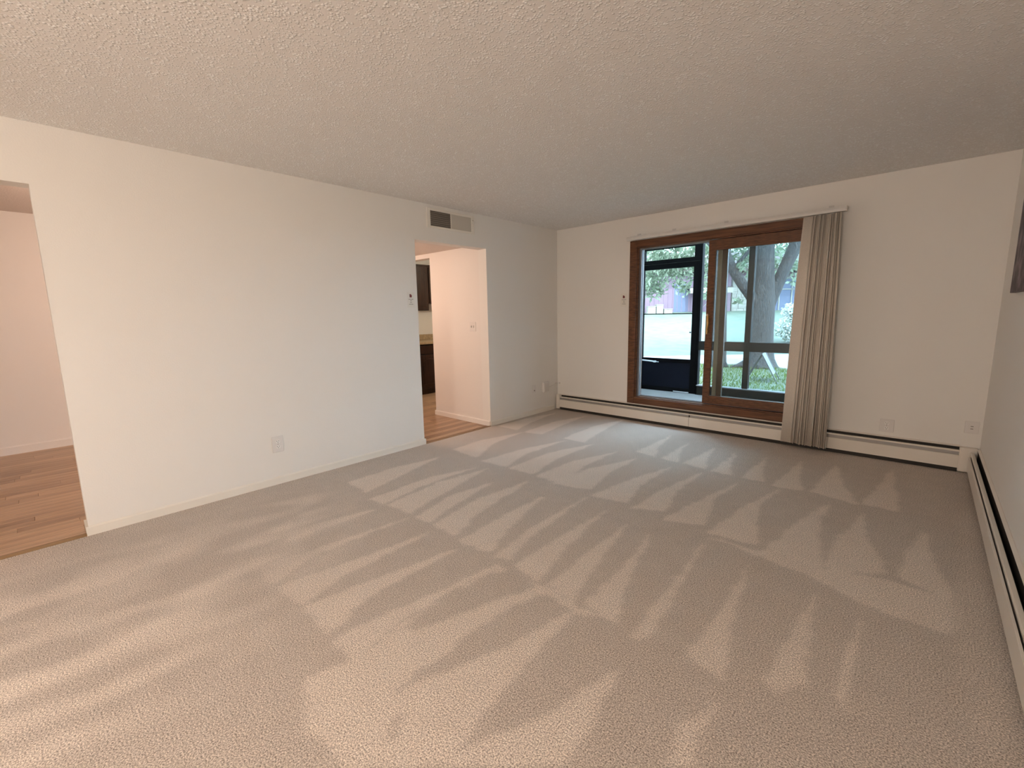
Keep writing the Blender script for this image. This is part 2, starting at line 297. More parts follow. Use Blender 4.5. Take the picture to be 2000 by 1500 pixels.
def in_poly(px, py, poly):
    ins = np.zeros(px.shape, bool); n = len(poly)
    for i in range(n):
        x0, y0 = poly[i]; x1, y1 = poly[(i + 1) % n]
        if y0 == y1: continue
        c = ((y0 > py) != (y1 > py)) & (px < (x1 - x0) * (py - y0) / (y1 - y0) + x0); ins ^= c
    return ins
def make_carpet():
    nx, ny = 262, 360; x0, x1, y0, y1 = 0.0, W, -5.75, 0.0
    gx = np.linspace(x0, x1, nx); gy = np.linspace(y0, y1, ny); X, Y = np.meshgrid(gx, gy)
    def smooth(sh, k):
        a = rng.random(sh)
        for _ in range(k):
            a = (a + np.roll(a, 1, 0) + np.roll(a, -1, 0) + np.roll(a, 1, 1) + np.roll(a, -1, 1)) / 5
        a -= a.mean(); return a / a.std()
    def streak(sh):
        a = rng.random(sh)
        for k in range(48):
            a = (a + np.roll(a, 1, 0) + np.roll(a, -1, 0)) / 3
            if k % 8 == 0: a = (a + np.roll(a, 1, 1) + np.roll(a, -1, 1)) / 3
            if k % 6 == 0: a = (a + np.roll(np.roll(a, 1, 0), 1, 1)) / 2
        a -= a.mean(); return a / a.std()
    JX = X + 0.004 * smooth(X.shape, 4); JY = Y + 0.006 * smooth(X.shape, 4)
    lay = np.full(X.shape, 0.12)
    for P in LIGHT: lay[in_poly(JX, JY, P)] = 0.9
    for P in DARK: lay[in_poly(JX, JY, P)] = 0.08
    # loose foot-worn mottling near the hall opening, where no stroke is crisp
    near = np.clip((1.9 - (X * 0.75 + (Y + 5.3) * 0.55)) / 0.6, 0, 1) * np.clip((-3.55 - Y) / 0.2, 0, 1)
    blot = np.clip(0.42 + 0.36 * streak(X.shape), 0, 0.95) * np.clip(X / 0.9, 0, 1)
    lay = lay * (1 - near) + blot * near
    edge = np.clip((X - (3.98 + 0.03 * np.sin(Y * 3))) / 0.05, 0, 1) * np.clip((-0.9 - Y) / 0.3, 0, 1)
    lay = lay * (1 - 0.8 * edge) + 0.8 * edge * 0.4
    for _ in range(1):
        lay = (lay * 2 + np.roll(lay, 1, 0) + np.roll(lay, -1, 0) + np.roll(lay, 1, 1) + np.roll(lay, -1, 1)) / 6
    lay = np.clip(lay + 0.04 * smooth(X.shape, 3), 0, 1)
    vs = np.stack([X.ravel(), Y.ravel(), np.zeros(X.size)], 1)
    i = (np.arange(ny - 1)[:, None] * nx + np.arange(nx - 1)[None, :]).ravel()
    fs = np.stack([i, i + 1, i + nx + 1, i + nx], 1)
    n0 = len(vs); vs = np.vstack([vs, [[0, YB, 0], [W, YB, 0], [W, y0, 0], [0, y0, 0]]])
    me = bpy.data.meshes.new('floor'); me.from_pydata(vs.tolist(), [], fs.tolist() + [[n0, n0 + 1, n0 + 2, n0 + 3]]); me.update()
    a = me.attributes.new('pile_lay', 'FLOAT', 'POINT'); a.data.foreach_set('value', np.concatenate([lay.ravel(), [0.3] * 4]).astype(np.float32))
    me.materials.append(CARPET)
    o = bpy.data.objects.new('floor', me); COL.objects.link(o)
    return tag(o, 'beige cut pile carpet with triangular vacuum marks', None, None, 'structure')
make_carpet()

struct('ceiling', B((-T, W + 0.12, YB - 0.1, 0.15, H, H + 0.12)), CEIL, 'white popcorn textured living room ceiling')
struct('wall_left', B((-T, 0, YB, -6.35, 0, H), (-T, 0, -6.35, YJ, ZO, H), (-T, 0, YJ, YK1, 0, H), (-T, 0, YK1, YK2, ZK, H), (-T, 0, YK2, 0.0, 0, H)), WALL, 'cream left wall with two cased openings')
struct('wall_window', B((-T, DX0, 0, 0.15, 0, H), (DX1, W + 0.12, 0, 0.15, 0, H), (DX0, DX1, 0, 0.15, DZ1, H), (DX0, DX1, 0, 0.15, 0, DZ0)), WALL, 'cream wall around the patio door')
struct('wall_right', B((W, W + 0.12, YB, 0.0, 0, H)), WALL, 'cream right wall above the long heater')
struct('wall_behind', B((-T, W + 0.12, YB - 0.1, YB, 0, H)), WALL, 'cream wall behind the viewer')
struct('wall_sun_block', B((-6, 9, -8.7, 0.14, H + 0.12, 5.8)), WALL, 'unseen upper storey added to block the sun')  # unseen mass added to keep the sun off the porch
# baseboards: low flat board with an eased top
def base_profile(s=1, h=0.062, d=0.012): return [(0, 0), (s * d, 0), (s * d, h - 0.010), (s * d * 0.35, h), (0, h)]
bm = prism(base_profile(), 'y', YJ - 0.001, YK1); prism(base_profile(), 'y', YK2, -0.085, bm)
box(bm, -T - 0.012, 0.012, YJ - 0.012, YJ, 0, 0.060); box(bm, -T - 0.012, 0.012, YK1, YK1 + 0.012, 0, 0.058)
struct('baseboard_left', bm, TRIMW, 'low cream baseboard along the left wall')

# --- hall and kitchen beyond the openings
struct('floor_hall', B((XF, 0.005, YB, 1.2, -0.06, -0.012)), mat('laminate_core', (0.30, 0.17, 0.09), 0.5), 'wood laminate floor of the hall and kitchen')
FH = bpy.data.objects['floor_hall']
struct('wall_hall', B((XF - 0.1, XF, YB, 1.3, 0, H)), HALLW, 'warm lit far wall of the hall')
struct('wall_hall_end', B((-1.055, -T, YK2, YK2 + 0.115, 0, 2.30), (-1.95, -1.055, YK2, YK2 + 0.115, ZK, 2.30), (XF, -1.95, YK2, YK2 + 0.115, 0, 2.30)), HALLW, 'peach lit partition with the kitchen doorway')
struct('wall_hall_back', B((XF, -T, YB - 0.1, YB, 0, H)), HALLW, 'wall at the far end of the hall')
struct('ceiling_hall', B((XF, -T, YB, -3.1, H, H + 0.1), (XF, -T, -3.1, YK2, 2.135, 2.235), (XF, -T, -3.1, -3.0, 2.235, H)), mat('hall_ceiling', (0.74, 0.66, 0.60), 0.85, bump=0.002, bscale=90), 'hall ceiling with a lowered section by the kitchen')
struct('ceiling_kitchen', B((XF, -T, YK2, 1.3, 2.44, 2.54)), HALLW, 'kitchen ceiling')
struct('wall_kitchen', B((XF, -T, 1.2, 1.3, 0, H), (-T, -T + 0.02, 0.15, 1.3, 0, H), (XF, -T, YK2, YK2 + 0.115, 2.30, H)), HALLW, 'cream kitchen walls')
struct('baseboard_hall', prism([(XF + a, b) for a, b in base_profile(1, 0.085, 0.014)], 'y', YB, YK2 - 0.02), HALLW, 'painted baseboard on the far hall wall')
bm = prism([(YK2 - a, b) for a, b in base_profile(1, 0.062, 0.013)], 'x', -1.068, -0.001); box(bm, -1.068, -1.055, YK2, YK2 + 0.115, 0, 0.062)
struct('baseboard_hall_end', bm, HALLW, 'painted baseboard under the light switch wall')
struct('trim_1', prism([(-0.055, -0.011), (0.012, -0.011), (0.012, 0.004), (-0.01, 0.010), (-0.055, 0.001)], 'y', -6.35, YJ - 0.012), mat('transition_wood', (0.30, 0.19, 0.10), 0.5), 'wooden transition strip at the hall opening')
struct('trim_2', prism([(-0.030, -0.011), (0.012, -0.011), (0.012, 0.003), (0, 0.006), (-0.030, 0.001)], 'y', YK1 + 0.012, YK2), mat('transition_wood', (0.30, 0.19, 0.10), 0.5), 'wooden transition strip at the kitchen doorway')
# planks, one object each
PW = 0.088
pm = []
for L in (0.52, 0.78, 1.05):
    q = B((0, PW - 0.0012, 0, L - 0.0012, -0.0115, 0.0)); bmesh.ops.bevel(q, geom=[e for e in q.edges if all(v.co.z > -0.001 for v in e.verts)], offset=0.0012, segments=1, affect='EDGES')
    me = bpy.data.meshes.new('plank'); q.to_mesh(me); q.free(); me.materials.append(PLANK); pm.append((L, me))
for r0 in range(34):
    x = -0.055 - PW * (r0 + 1)
    for ys, ye in ((-5.95, -4.55), (-2.45, 0.3)):
        if ys > -3 and x < -2.55: continue
        y = ys - random.random() * 0.5
        while y < ye:
            L, me = random.choice(pm)
            o = bpy.data.objects.new('plank', me); COL.objects.link(o); o.parent = FH; o.location = (x, y, 0.0); y += L

# ================================================================== PATIO DOOR
D1 = thing('door_1', (DX0, 0, DZ0), 'open oak framed sliding glass patio door', kind='structure')
obj('casing', B((1.095, 1.185, -0.020, 0.002, 0.215, 2.165)), WOOD, D1, 0.004)
obj('casing', B((3.02, 3.11, -0.020, 0.002, 0.215, 2.165)), WOOD, D1, 0.004)
obj('casing', B((1.185, 3.02, -0.020, 0.002, 2.085, 2.165)), WOODH, D1, 0.004)
obj('casing', B((1.185, 3.02, -0.020, 0.002, 0.215, 0.292)), WOODH, D1, 0.004)
obj('jamb', B((1.16, 1.200, 0.002, 0.15, 0.27, 2.12)), WOOD, D1, 0.002)
obj('jamb', B((3.02, 3.06, 0.002, 0.15, 0.27, 2.12)), WOOD, D1, 0.002)
obj('head', B((1.200, 3.02, 0.002, 0.15, 2.075, 2.12)), WOODH, D1, 0.002)
obj('sill', B((1.200, 3.02, 0.002, 0.15, 0.27, 0.302)), WOODH, D1, 0.002)
obj('track', B((1.200, 1.226, 0.03, 0.045, 0.302, 2.075), (1.200, 1.226, 0.06, 0.075, 0.302, 2.075), (1.2, 1.215, 0.045, 0.06, 0.302, 2.075)), ALU, D1, label='aluminium side track')
obj('track', B((1.226, 3.02, 0.045, 0.055, 0.302, 0.314), (1.226, 3.02, 0.085, 0.10, 0.302, 0.314)), ALU, D1, label='aluminium floor track')
obj('track', B((1.226, 2.0, 0.035, 0.055, 2.062, 2.075), (1.226, 2.0, 0.085, 0.10, 2.060, 2.075)), ALU, D1, label='aluminium head track')
sp = obj('sliding_panel', B((2.004, 2.076, 0.004, 0.042, 0.314, 2.07), (2.945, 3.018, 0.004, 0.042, 0.314, 2.07), (2.076, 2.945, 0.004, 0.042, 1.962, 2.07), (2.076, 2.945, 0.004, 0.042, 0.314, 0.404)), WOOD, D1, 0.003)
def sub(name, bm, m, parent, base, **k):
    bmesh.ops.translate(bm, verts=bm.verts, vec=-Vector(base)); return obj(name, bm, m, parent, local=True, **k)
O1 = D1.location
sub('pane', B((2.074, 2.947, 0.020, 0.026, 0.402, 1.964)), GLASS, sp, O1)
sub('screw_plug', B((2.12, 2.127, 0.001, 0.006, 0.352, 0.359)), PLASTD, sp, O1); sub('screw_plug', B((2.80, 2.807, 0.001, 0.006, 0.345, 0.352)), PLASTD, sp, O1)
hb = tube([(2.045, 0.002, 1.29), (2.045, -0.030, 1.275), (2.043, -0.042, 1.20), (2.042, -0.040, 1.14), (2.040, 0.002, 1.10)], [0.009, 0.010, 0.012, 0.010, 0.009], 10)
hd = sub('handle', hb, BRASS, sp, O1, smooth=True, label='curved brass door pull')
sub('latch_plate', B((2.018, 2.030, -0.006, 0.004, 1.08, 1.30)), BRASS, sp, O1)
sub('latch_knob', tube([(2.024, 0.004, 1.287), (2.024, -0.018, 1.287)], 0.012, 12), mat('knob', (0.60, 0.45, 0.34), 0.4), sp, O1)
fp = obj('fixed_panel', B((2.122, 2.176, 0.082, 0.120, 0.316, 2.07), (2.945, 3.018, 0.082, 0.120, 0.316, 2.07), (2.176, 2.945, 0.082, 0.120, 1.975, 2.07), (2.176, 2.945, 0.082, 0.120, 0.316, 0.395)), mat('outer_panel_wood', (0.11, 0.060, 0.030), 0.5), D1, 0.002)
sub('interlock', B((2.082, 2.122, 0.070, 0.120, 0.316, 2.07)), TAN, fp, O1)
sub('pane', B((2.174, 2.947, 0.098, 0.104, 0.393, 1.977)), GLASS, fp, O1)

# ================================================================== PORCH
PY, PZ = 1.50, 0.13
struct('floor_porch', B((-0.3, 4.8, 0.15, 1.75, -0.1, PZ)), mat('porch_concrete', (0.22, 0.215, 0.21), 0.85, var=0.06, vscale=6, bump=0.001, bscale=80), 'concrete slab of the enclosed porch')
struct('ceiling_shade_slab', B((-0.4, 4.9, 0.15, 0.85, 2.56, 2.72)), mat('shade_slab', (0.45, 0.44, 0.42), 0.8), 'unseen slab added over the porch to shade the sill')  # opaque strip added so the carpet by the sill falls in shade
struct('ceiling_added_clear', B((-0.4, 4.9, 0.85, 1.75, 2.56, 2.566)), GLASSC, 'clear roof panels added to let skylight in')  # unseen clear roof, added so skylight reaches the porch floor and room
for x in (-0.3, 0.7, 1.7, 2.7, 3.7, 4.7):
    obj('rafter', B((x - 0.02, x + 0.02, 0.15, 1.7, 2.46, 2.558)), PORCHF, bpy.data.objects['ceiling_added_clear'])
struct('wall_porch_side', B((-0.3, -0.2, 0.15, PY, PZ, 2.46), (4.7, 4.8, 0.15, PY, PZ, 2.46), (-0.3, 0.44, PY, PY + 0.08, PZ, 2.46)), mat('porch_siding', (0.14, 0.12, 0.11), 0.8), 'dark porch side walls')
D2 = thing('door_2', (0.5, PY, PZ), 'black storm door with navy kick panel in the porch', kind='structure')
obj('door_frame', B((0.44, 0.497, PY - 0.01, PY + 0.08, PZ, 2.40), (1.375, 1.402, PY - 0.01, PY + 0.08, PZ, 2.40), (0.497, 1.375, PY - 0.01, PY + 0.08, 2.285, 2.40)), BLACKF, D2, 0.003)
ob = Vector(D2.location)
obj('transom_bar', B((0.497, 1.375, PY - 0.006, PY + 0.07, 2.035, 2.092)), BLACKF, D2, 0.003)
obj('transom_pane', B((0.537, 1.288, PY + 0.035, PY + 0.041, 2.092, 2.255)), GLASSC, D2)
obj('transom_frame', B((0.497, 0.537, PY, PY + 0.06, 2.092, 2.285), (1.288, 1.375, PY, PY + 0.06, 2.092, 2.285), (0.537, 1.288, PY, PY + 0.06, 2.247, 2.285)), BLACKF, D2, 0.002)
dl = obj('door_leaf', B((0.499, 0.537, PY, PY + 0.04, 0.133, 2.030), (1.283, 1.372, PY, PY + 0.04, 0.133, 2.030), (0.537, 1.283, PY, PY + 0.04, 1.957, 2.030), (0.537, 1.283, PY, PY + 0.04, 0.575, 0.632), (0.537, 1.283, PY, PY + 0.04, 0.133, 0.20)), BLACKF, D2, 0.003)
sub('kick_panel', B((0.537, 1.283, PY + 0.008, PY + 0.03, 0.20, 0.575)), NAVY, dl, ob, label='dark navy metal kick panel')
sub('crossbar', B((0.537, 1.283, PY + 0.004, PY + 0.03, 1.292, 1.306)), BLACKF, dl, ob)
sub('pane', B((0.537, 1.283, PY + 0.017, PY + 0.022, 1.306, 1.957)), GLASSC, dl, ob); sub('pane', B((0.537, 1.283, PY + 0.017, PY + 0.022, 0.632, 1.292)), GLASSC, dl, ob)
c = tube([(0.55, PY - 0.03, 0.592), (0.73, PY - 0.03, 0.582)], 0.011, 10); tube([(0.73, PY - 0.03, 0.582), (0.82, PY - 0.03, 0.576)], 0.006, 8, c); box(c, 0.735, 0.765, PY - 0.04, PY, 0.566, 0.592)
sub('door_closer', c, CLOSER, dl, ob, label='white pneumatic door closer')
sub('latch', B((1.262, 1.290, PY - 0.02, PY, 1.02, 1.04)), ALU, dl, ob)
sub('bottom_sweep', B((1.05, 1.28, PY - 0.012, PY, 0.138, 0.150)), CLOSER, dl, ob)
W1 = thing('window_1', (2.6, PY, PZ), 'dark framed porch windows looking on to the lawn', kind='structure')
obj('sill_rail', B((1.402, 4.7, PY - 0.02, PY + 0.08, PZ, 0.262)), PORCHF, W1, 0.004); obj('sill_ledge', B((1.402, 4.7, PY - 0.045, PY + 0.06, 0.262, 0.275)), mat('ledge_grey', (0.25, 0.25, 0.25), 0.5), W1)
obj('chair_rail', B((1.402, 4.7, PY - 0.02, PY + 0.08, 0.780, 0.905)), PORCHF, W1, 0.004)
obj('head_beam', B((1.402, 4.7, PY - 0.02, PY + 0.08, 2.33, 2.46)), PORCHF, W1, 0.004)
for x in (2.035, 2.85, 3.7):
    obj('mullion', B((x - 0.036, x + 0.036, PY - 0.015, PY + 0.07, 0.275, 2.33)), PORCHF, W1, 0.004)
for a, b in ((1.402, 1.999), (2.071, 2.814), (2.886, 3.664), (3.736, 4.7)):
    obj('pane', B((a, b, PY + 0.03, PY + 0.036, 0.275, 0.780)), GLASSC, W1); obj('pane', B((a, b, PY + 0.03, PY + 0.036, 0.905, 2.33)), GLASSC, W1)

# ================================================================== HEATERS
def heater(name, loc, rz, L, label, seams, cap_a=True, cap_b=True, cw=0.062):
    """local x along the wall, -y into the room"""
    t = thing(name, loc, label, 'heater', 'baseboard heaters', rz=rz); D = 0.062
    def part(n, bm, m, bev=0.0, lab=None): return obj(n, bm, m, t, bev, local=True, label=lab)
    a0 = 0.055 if cap_a else 0.0; a1 = L - (cw - 0.002 if cap_b else 0)
    part('back_plate', B((a0, a1, -0.005, 0, 0.012, 0.208)), HEATW)
    part('top_hood', prism([(0, 0.214), (0, 0.206), (-0.015, 0.201), (-0.017, 0.205), (-0.004, 0.214)], 'x', a0, a1), HEATW)
    part('slot_shadow_plate', B((a0, a1, -0.012, -0.005, 0.120, 0.201)), HEATD)  # dark plate painted in for the shade inside the top slot
    part('damper', prism([(-0.034, 0.178), (-0.034, 0.181), (-0.050, 0.182), (-0.054, 0.180), (-0.054, 0.169), (-0.051, 0.169)], 'x', a0, a1), HEATW, 0, 'thin movable damper blade')
    part('gap_shade_shelf', B((a0, a1, -0.046, -0.034, 0.120, 0.170)), HEATS)  # grey strip standing in for the shaded gap below the damper
    part('fin_element', B((a0 + 0.02, a1 - 0.02, -0.045, -0.006, 0.04, 0.12)), HEATD)
    part('floor_gap_shade', B((a0 + 0.002, a1 - 0.002, -0.050, -0.006, 0.001, 0.04)), HEATD)  # dark block put in for the shade under the front panel
    xs = [a0] + [s for s in seams if a0 < s < a1] + [a1]
    for i, (p0, p1) in enumerate(zip(xs, xs[1:])):
        e0 = 0.0015 if i else 0; e1 = 0.0015 if i < len(xs) - 2 else 0
        part('front_panel', prism([(-D, 0.036), (-D + 0.004, 0.036), (-D + 0.004, 0.136), (-D + 0.010, 0.139), (-D + 0.009, 0.143), (-D, 0.140)], 'x', p0 + e0, p1 - e1), HEATW)
    for s in seams: part('joint_bracket', B((s - 0.006, s + 0.006, -0.050, -0.004, 0.03, 0.19)), HEATD)
    if cap_a: part('end_cap', B((0, 0.056, -D - 0.004, 0, 0.008, 0.214)), HEATW, 0.008)
    if cap_b: part('end_cap', B((L - cw, L, -D - 0.004, 0, 0.008, 0.206)), HEATW, 0.008)
    return t
heater('baseboard_heater', (0.022, 0, 0), 0, 4.150, 'white baseboard heater running below the patio door', [1.87], cw=0.105)
heater('baseboard_heater', (W, -0.075, 0), -math.pi / 2, 5.6, 'long white baseboard heater along the right wall', [3.9], cap_a=False, cap_b=True)

# ================================================================== VERTICAL BLINDS
VB = thing('vertical_blind', (2.1, -0.125, 2.16), 'beige vertical blind drawn to the right of the patio door', 'blind')
r_ = obj('headrail', prism([(-0.145, 2.156), (-0.105, 2.156), (-0.105, 2.197), (-0.145, 2.197), (-0.148, 2.177)], 'x', 1.115, 3.185), RAIL, VB, 0.002)
for x in (1.20, 1.62, 2.17, 3.06): obj('bracket', B((x - 0.02, x + 0.02, -0.112, 0.0, 2.196, 2.203), (x - 0.02, x + 0.02, -0.004, 0, 2.18, 2.24)), RAIL, VB)
obj('end_cap', B((3.183, 3.193, -0.149, -0.103, 2.156, 2.199)), RAIL, VB, 0.002)
angles = [8, 46, 28, 50, 34, 54, 16, 46, 50, 30, 48, 54, 40, 52]
xs = [2.912, 2.945, 2.965, 2.985, 3.003, 3.021, 3.042, 3.060, 3.076, 3.090, 3.103, 3.115, 3.126, 3.136]
for i, (a, x) in enumerate(zip(angles, xs)):
    bm = bmesh.new(); ca = math.radians(-a + random.uniform(-3, 3)); rows = []
    yo = -0.128 - 0.0012 * i + random.uniform(-0.003, 0.003); zb = 0.050 + random.uniform(-0.004, 0.004)
    tw = math.radians(random.uniform(-6, 6))
    for z, k in ((2.150, 0.0), (1.5, 0.4), (0.8, 0.7), (zb, 1.0)):
        row = []
        for j in range(7):
            s = (j / 6 - 0.5); u = s * 0.089 * (0.86 + 0.14 * (k > 0)); v = 0.007 * (1 - 4 * s * s)
            ang = ca + tw * k; xx = x + (-0.045 + 0.0060 * i) * k
            row.append(bm.verts.new((xx + u * math.cos(ang) - v * math.sin(ang), yo + u * math.sin(ang) + v * math.cos(ang), z)))
        rows.append(row)
    for r0, r1 in zip(rows, rows[1:]):
        for j in range(6): bm.faces.new((r0[j], r0[j+1], r1[j+1], r1[j]))
    o = obj('vane', bm, BLIND, VB, smooth=True); so = o.modifiers.new('thick', 'SOLIDIFY'); so.thickness = 0.0012

# ================================================================== AIR REGISTER
AR = thing('air_register', (0, -1.85, 2.20), 'cream wall air register above the kitchen doorway', 'vent')
y0, y1, z0, z1 = -2.168, -1.530, 2.213, 2.407
gy0, gm, gy1, gz0, gz1 = -2.125, -1.856, -1.570, 2.236, 2.383
obj('frame', B((0, 0.010, y0, gy0, z0, z1), (0, 0.010, gy1, y1, z0, z1), (0, 0.010, gy0, gy1, z0, gz0), (0, 0.010, gy0, gy1, gz1, z1), (0, 0.010, gm - 0.005, gm + 0.005, gz0, gz1)), TRIMW, AR, 0.003)
obj('backing', B((-0.004, 0.001, gy0, gm, gz0, gz1)), mat('duct_dark', (0.15, 0.13, 0.11), 0.8), AR)
for k in range(7):
    z = gz0 + 0.012 + k * (gz1 - gz0 - 0.012) / 7
    obj('louver', prism([(0.0012, z + 0.010), (0.0075, z), (0.0085, z + 0.0012), (0.002, z + 0.0114)], 'y', gy0 + 0.0005, gm - 0.0055), GRILL, AR)
bm = bmesh.new()
for k in range(15): y = gy0 + 0.010 + k * 0.0172; box(bm, 0.0085, 0.0095, y, y + 0.0015, gz0, gz1)
obj('vertical_fins', bm, GRILL, AR)
obj('blank_panel', B((0.0, 0.006, gm + 0.005, gy1, gz0, gz1)), GRILLB, AR, label='flat grey closed half')
obj('lever', tube([(0.01, -1.552, 2.345), (0.022, -1.548, 2.335), (0.024, -1.550, 2.315)], 0.004, 8), PLAST, AR); obj('screw', tube([(0.009, -1.549, 2.36), (0.012, -1.549, 2.36)], 0.004, 8), GRILL, AR)

# ================================================================== OUTLETS, PLATES, STICKERS (built facing local -y, turned on to their wall)
WL, WW_ = math.pi / 2, 0.0     # left wall faces +x, window wall faces -y
def plate(name, loc, rz, label, cat, w=0.080, h=0.125, kind='outlet', group=None):
    t = thing(name, loc, label, cat, group, rz=rz)
    obj('cover_plate', B((-w/2, w/2, -0.006, 0, -h/2, h/2)), PLAST, t, 0.003, local=True)
    if kind == 'outlet':
        for z in (0.022, -0.022):
            pts = [(0.017 * math.cos(q), max(-0.014, min(0.014, 0.0175 * math.sin(q))) + z) for q in (2*math.pi*k/20 for k in range(20))]
            obj('receptacle', prism(pts, 'y', -0.0085, -0.005), mat('receptacle_white', (0.86, 0.83, 0.79), 0.3), t, local=True)
            obj('slot', B((-0.0085, -0.0060, -0.0092, -0.008, z, z + 0.008)), PLASTD, t, local=True); obj('slot', B((0.0060, 0.0085, -0.0092, -0.008, z, z + 0.008)), PLASTD, t, local=True)
            obj('ground_hole', tube([(0, -0.0092, z - 0.008), (0, -0.008, z - 0.008)], 0.0028, 8), PLASTD, t, local=True)
        obj('screw', tube([(0, -0.0075, 0), (0, -0.005, 0)], 0.003, 8), GRILL, t, local=True)
    elif kind == 'switch':
        for x in (-0.021, 0.019):
            obj('toggle', B((x - 0.004, x + 0.004, -0.016, -0.006, -0.010, 0.012)), PLAST, t, 0.001, local=True); obj('toggle_slot', B((x - 0.006, x + 0.006, -0.0068, -0.0055, -0.014, 0.014)), mat('slot_grey', (0.40, 0.33, 0.28), 0.6), t, local=True)
    elif kind == 'jack':
        obj('jack_port', B((-0.008, 0.010, -0.010, -0.005, -0.030, -0.014)), GRILL, t, 0.001, local=True)
    elif kind == 'twin':
        for z in (0.008, -0.012): obj('jack_port', B((-0.008, 0.008, -0.0075, -0.005, z - 0.004, z + 0.004)), mat('port_grey', (0.36, 0.33, 0.29), 0.6), t, local=True)
    return t
plate('wall_outlet', (0, -3.761, 0.330), WL, 'duplex outlet low on the left wall between the openings', 'outlet', 0.086, 0.132)
plate('wall_outlet', (3.602, 0, 0.303), WW_, 'duplex outlet above the heater right of the blind', 'outlet', 0.098, 0.115)
plate('jack_plate', (4.122, 0, 0.368), WW_, 'small cable jack plate in the right hand corner', 'wall plate', 0.082, 0.098, 'twin')
plate('phone_jack', (0, -0.522, 0.345), WL, 'narrow phone jack plate left of the cable box', 'wall plate', 0.066, 0.108, 'jack')
plate('light_switch', (-0.262, YK2, 1.196), 0, 'double light switch on the peach wall in the doorway', 'switch', 0.112, 0.112, 'switch')
cb = thing('cable_box', (0, -0.29, 0.34), 'small white cable junction box by the room corner', 'junction box')
obj('box_body', B((0, 0.028, -0.352, -0.232, 0.272, 0.415)), PLAST, cb, 0.005); obj('lid', B((0.028, 0.036, -0.345, -0.240, 0.282, 0.405)), mat('lid_grey', (0.74, 0.69, 0.64), 0.4), cb, 0.003)
obj('cord', tube([(0.014, -0.233, 0.335), (0.008, -0.17, 0.338), (0.006, -0.09, 0.350), (0.006, -0.03, 0.358)], 0.0035, 6), PLAST, cb)
rc = thing('wire_raceway', (0.02, -0.006, 0.36), 'short white wire raceway at the wall corner', 'wire cover')
obj('cover', B((0.0, 0.045, -0.012, 0.0, 0.353, 0.378)), PLAST, rc, 0.002); obj('cover_return', B((0.0, 0.012, -0.075, -0.012, 0.345, 0.372)), PLAST, rc, 0.002)
def sticker(loc, rz, label, s):
    t = thing('wall_sticker', loc, label, 'sticker', 'small stickers beside the openings', rz=rz)
    obj('paper', B((-0.045 * s, 0.045 * s, -0.0008, 0, -0.085 * s, 0.080 * s)), STICK, t, local=True)
    obj('logo', prism([(-0.013 * s, 0.024 * s), (0.011 * s, 0.024 * s), (0.013 * s, 0.046 * s), (-0.002 * s, 0.060 * s), (-0.013 * s, 0.056 * s)], 'y', -0.0014, -0.0006), RED, t, local=True, label='small dark red house shaped logo')
    obj('logo_edge', B((-0.017 * s, -0.013 * s, -0.0013, -0.0006, 0.024 * s, 0.060 * s)), INK, t, local=True)  # dark printed edge of the logo
    for k, wd_ in enumerate((0.062, 0.022, 0.028, 0.052)):
        bm = bmesh.new(); z = (0.002 - k * 0.018) * s; x = -wd_ * s / 2
        while x < wd_ * s / 2 - 0.002:
            l = random.uniform(0.0028, 0.0042); hh = random.uniform(0.0038, 0.0062); box(bm, x, x + l, -0.0013, -0.0006, z, z + hh); x += l + 0.0014
        obj('text_line', bm, INK, t, local=True)
sticker((0, -2.404, 1.495), WL, 'small sticker beside the kitchen doorway', 0.92)
sticker((1.018, 0, 1.482), WW_, 'small sticker left of the patio door', 0.95)

# ================================================================== PICTURE ON THE RIGHT WALL
CP = thing('canvas_picture', (W, -1.25, 1.40), 'dark mottled canvas print cut off by the right edge', 'picture')
obj('canvas', B((W - 0.030, W - 0.004, -1.70, -0.775, 1.405, 2.02)), CANVAS, CP, 0.002)
obj('stretcher', B((W - 0.004, W, -1.68, -0.79, 1.42, 2.0)), PAINTC, CP)

# ================================================================== KITCHEN
XC = XF + 0.022                         # cabinet backs stand off the wall a little
def arch_door(parent, x, ya, yb, za, zb, arch=True):
    """slab door on plane x facing +x with a raised, arched panel"""
    d = obj('door', B((x, x + 0.018, ya, yb, za, zb)), CABW, parent, 0.004)
    p0, p1, q0, q1 = ya + 0.055, yb - 0.055, za + 0.055, zb - 0.06
    pts = [(p0, q0), (p1, q0), (p1, q1 - (0.05 if arch else 0))]
    if arch: pts += [(p1 + (p0 - p1) * k / 10, q1 - 0.05 + 0.05 * math.sin(math.pi * k / 10)) for k in range(1, 10)]
    pts += [(p0, q1 - (0.05 if arch else 0))]
    b = prism(pts, 'x', x + 0.017, x + 0.026); bmesh.ops.translate(b, verts=b.verts, vec=-Vector(parent.location))
    o = obj('raised_panel', b, CABW, d, 0.006, local=True); return d
def upper(ya, yb, za, label):
    t = thing('wall_cabinet', (XC, (ya + yb) / 2, za), label, 'cabinet', 'dark kitchen cabinets')
    obj('carcass', B((XC, XC + 0.30, ya, yb, za, 2.20)), CABW, t, 0.003); obj('cornice', B((XC, XC + 0.315, ya, yb, 2.20, 2.215)), CABW, t)
    arch_door(t, XC + 0.30, ya + 0.012, yb - 0.012, za + 0.012, 2.175)
upper(-0.60, -0.13, 1.432, 'tall dark wooden wall cabinet left in the kitchen gap'); upper(-0.128, 0.62, 1.55, 'shorter dark wall cabinet beside the tall one')
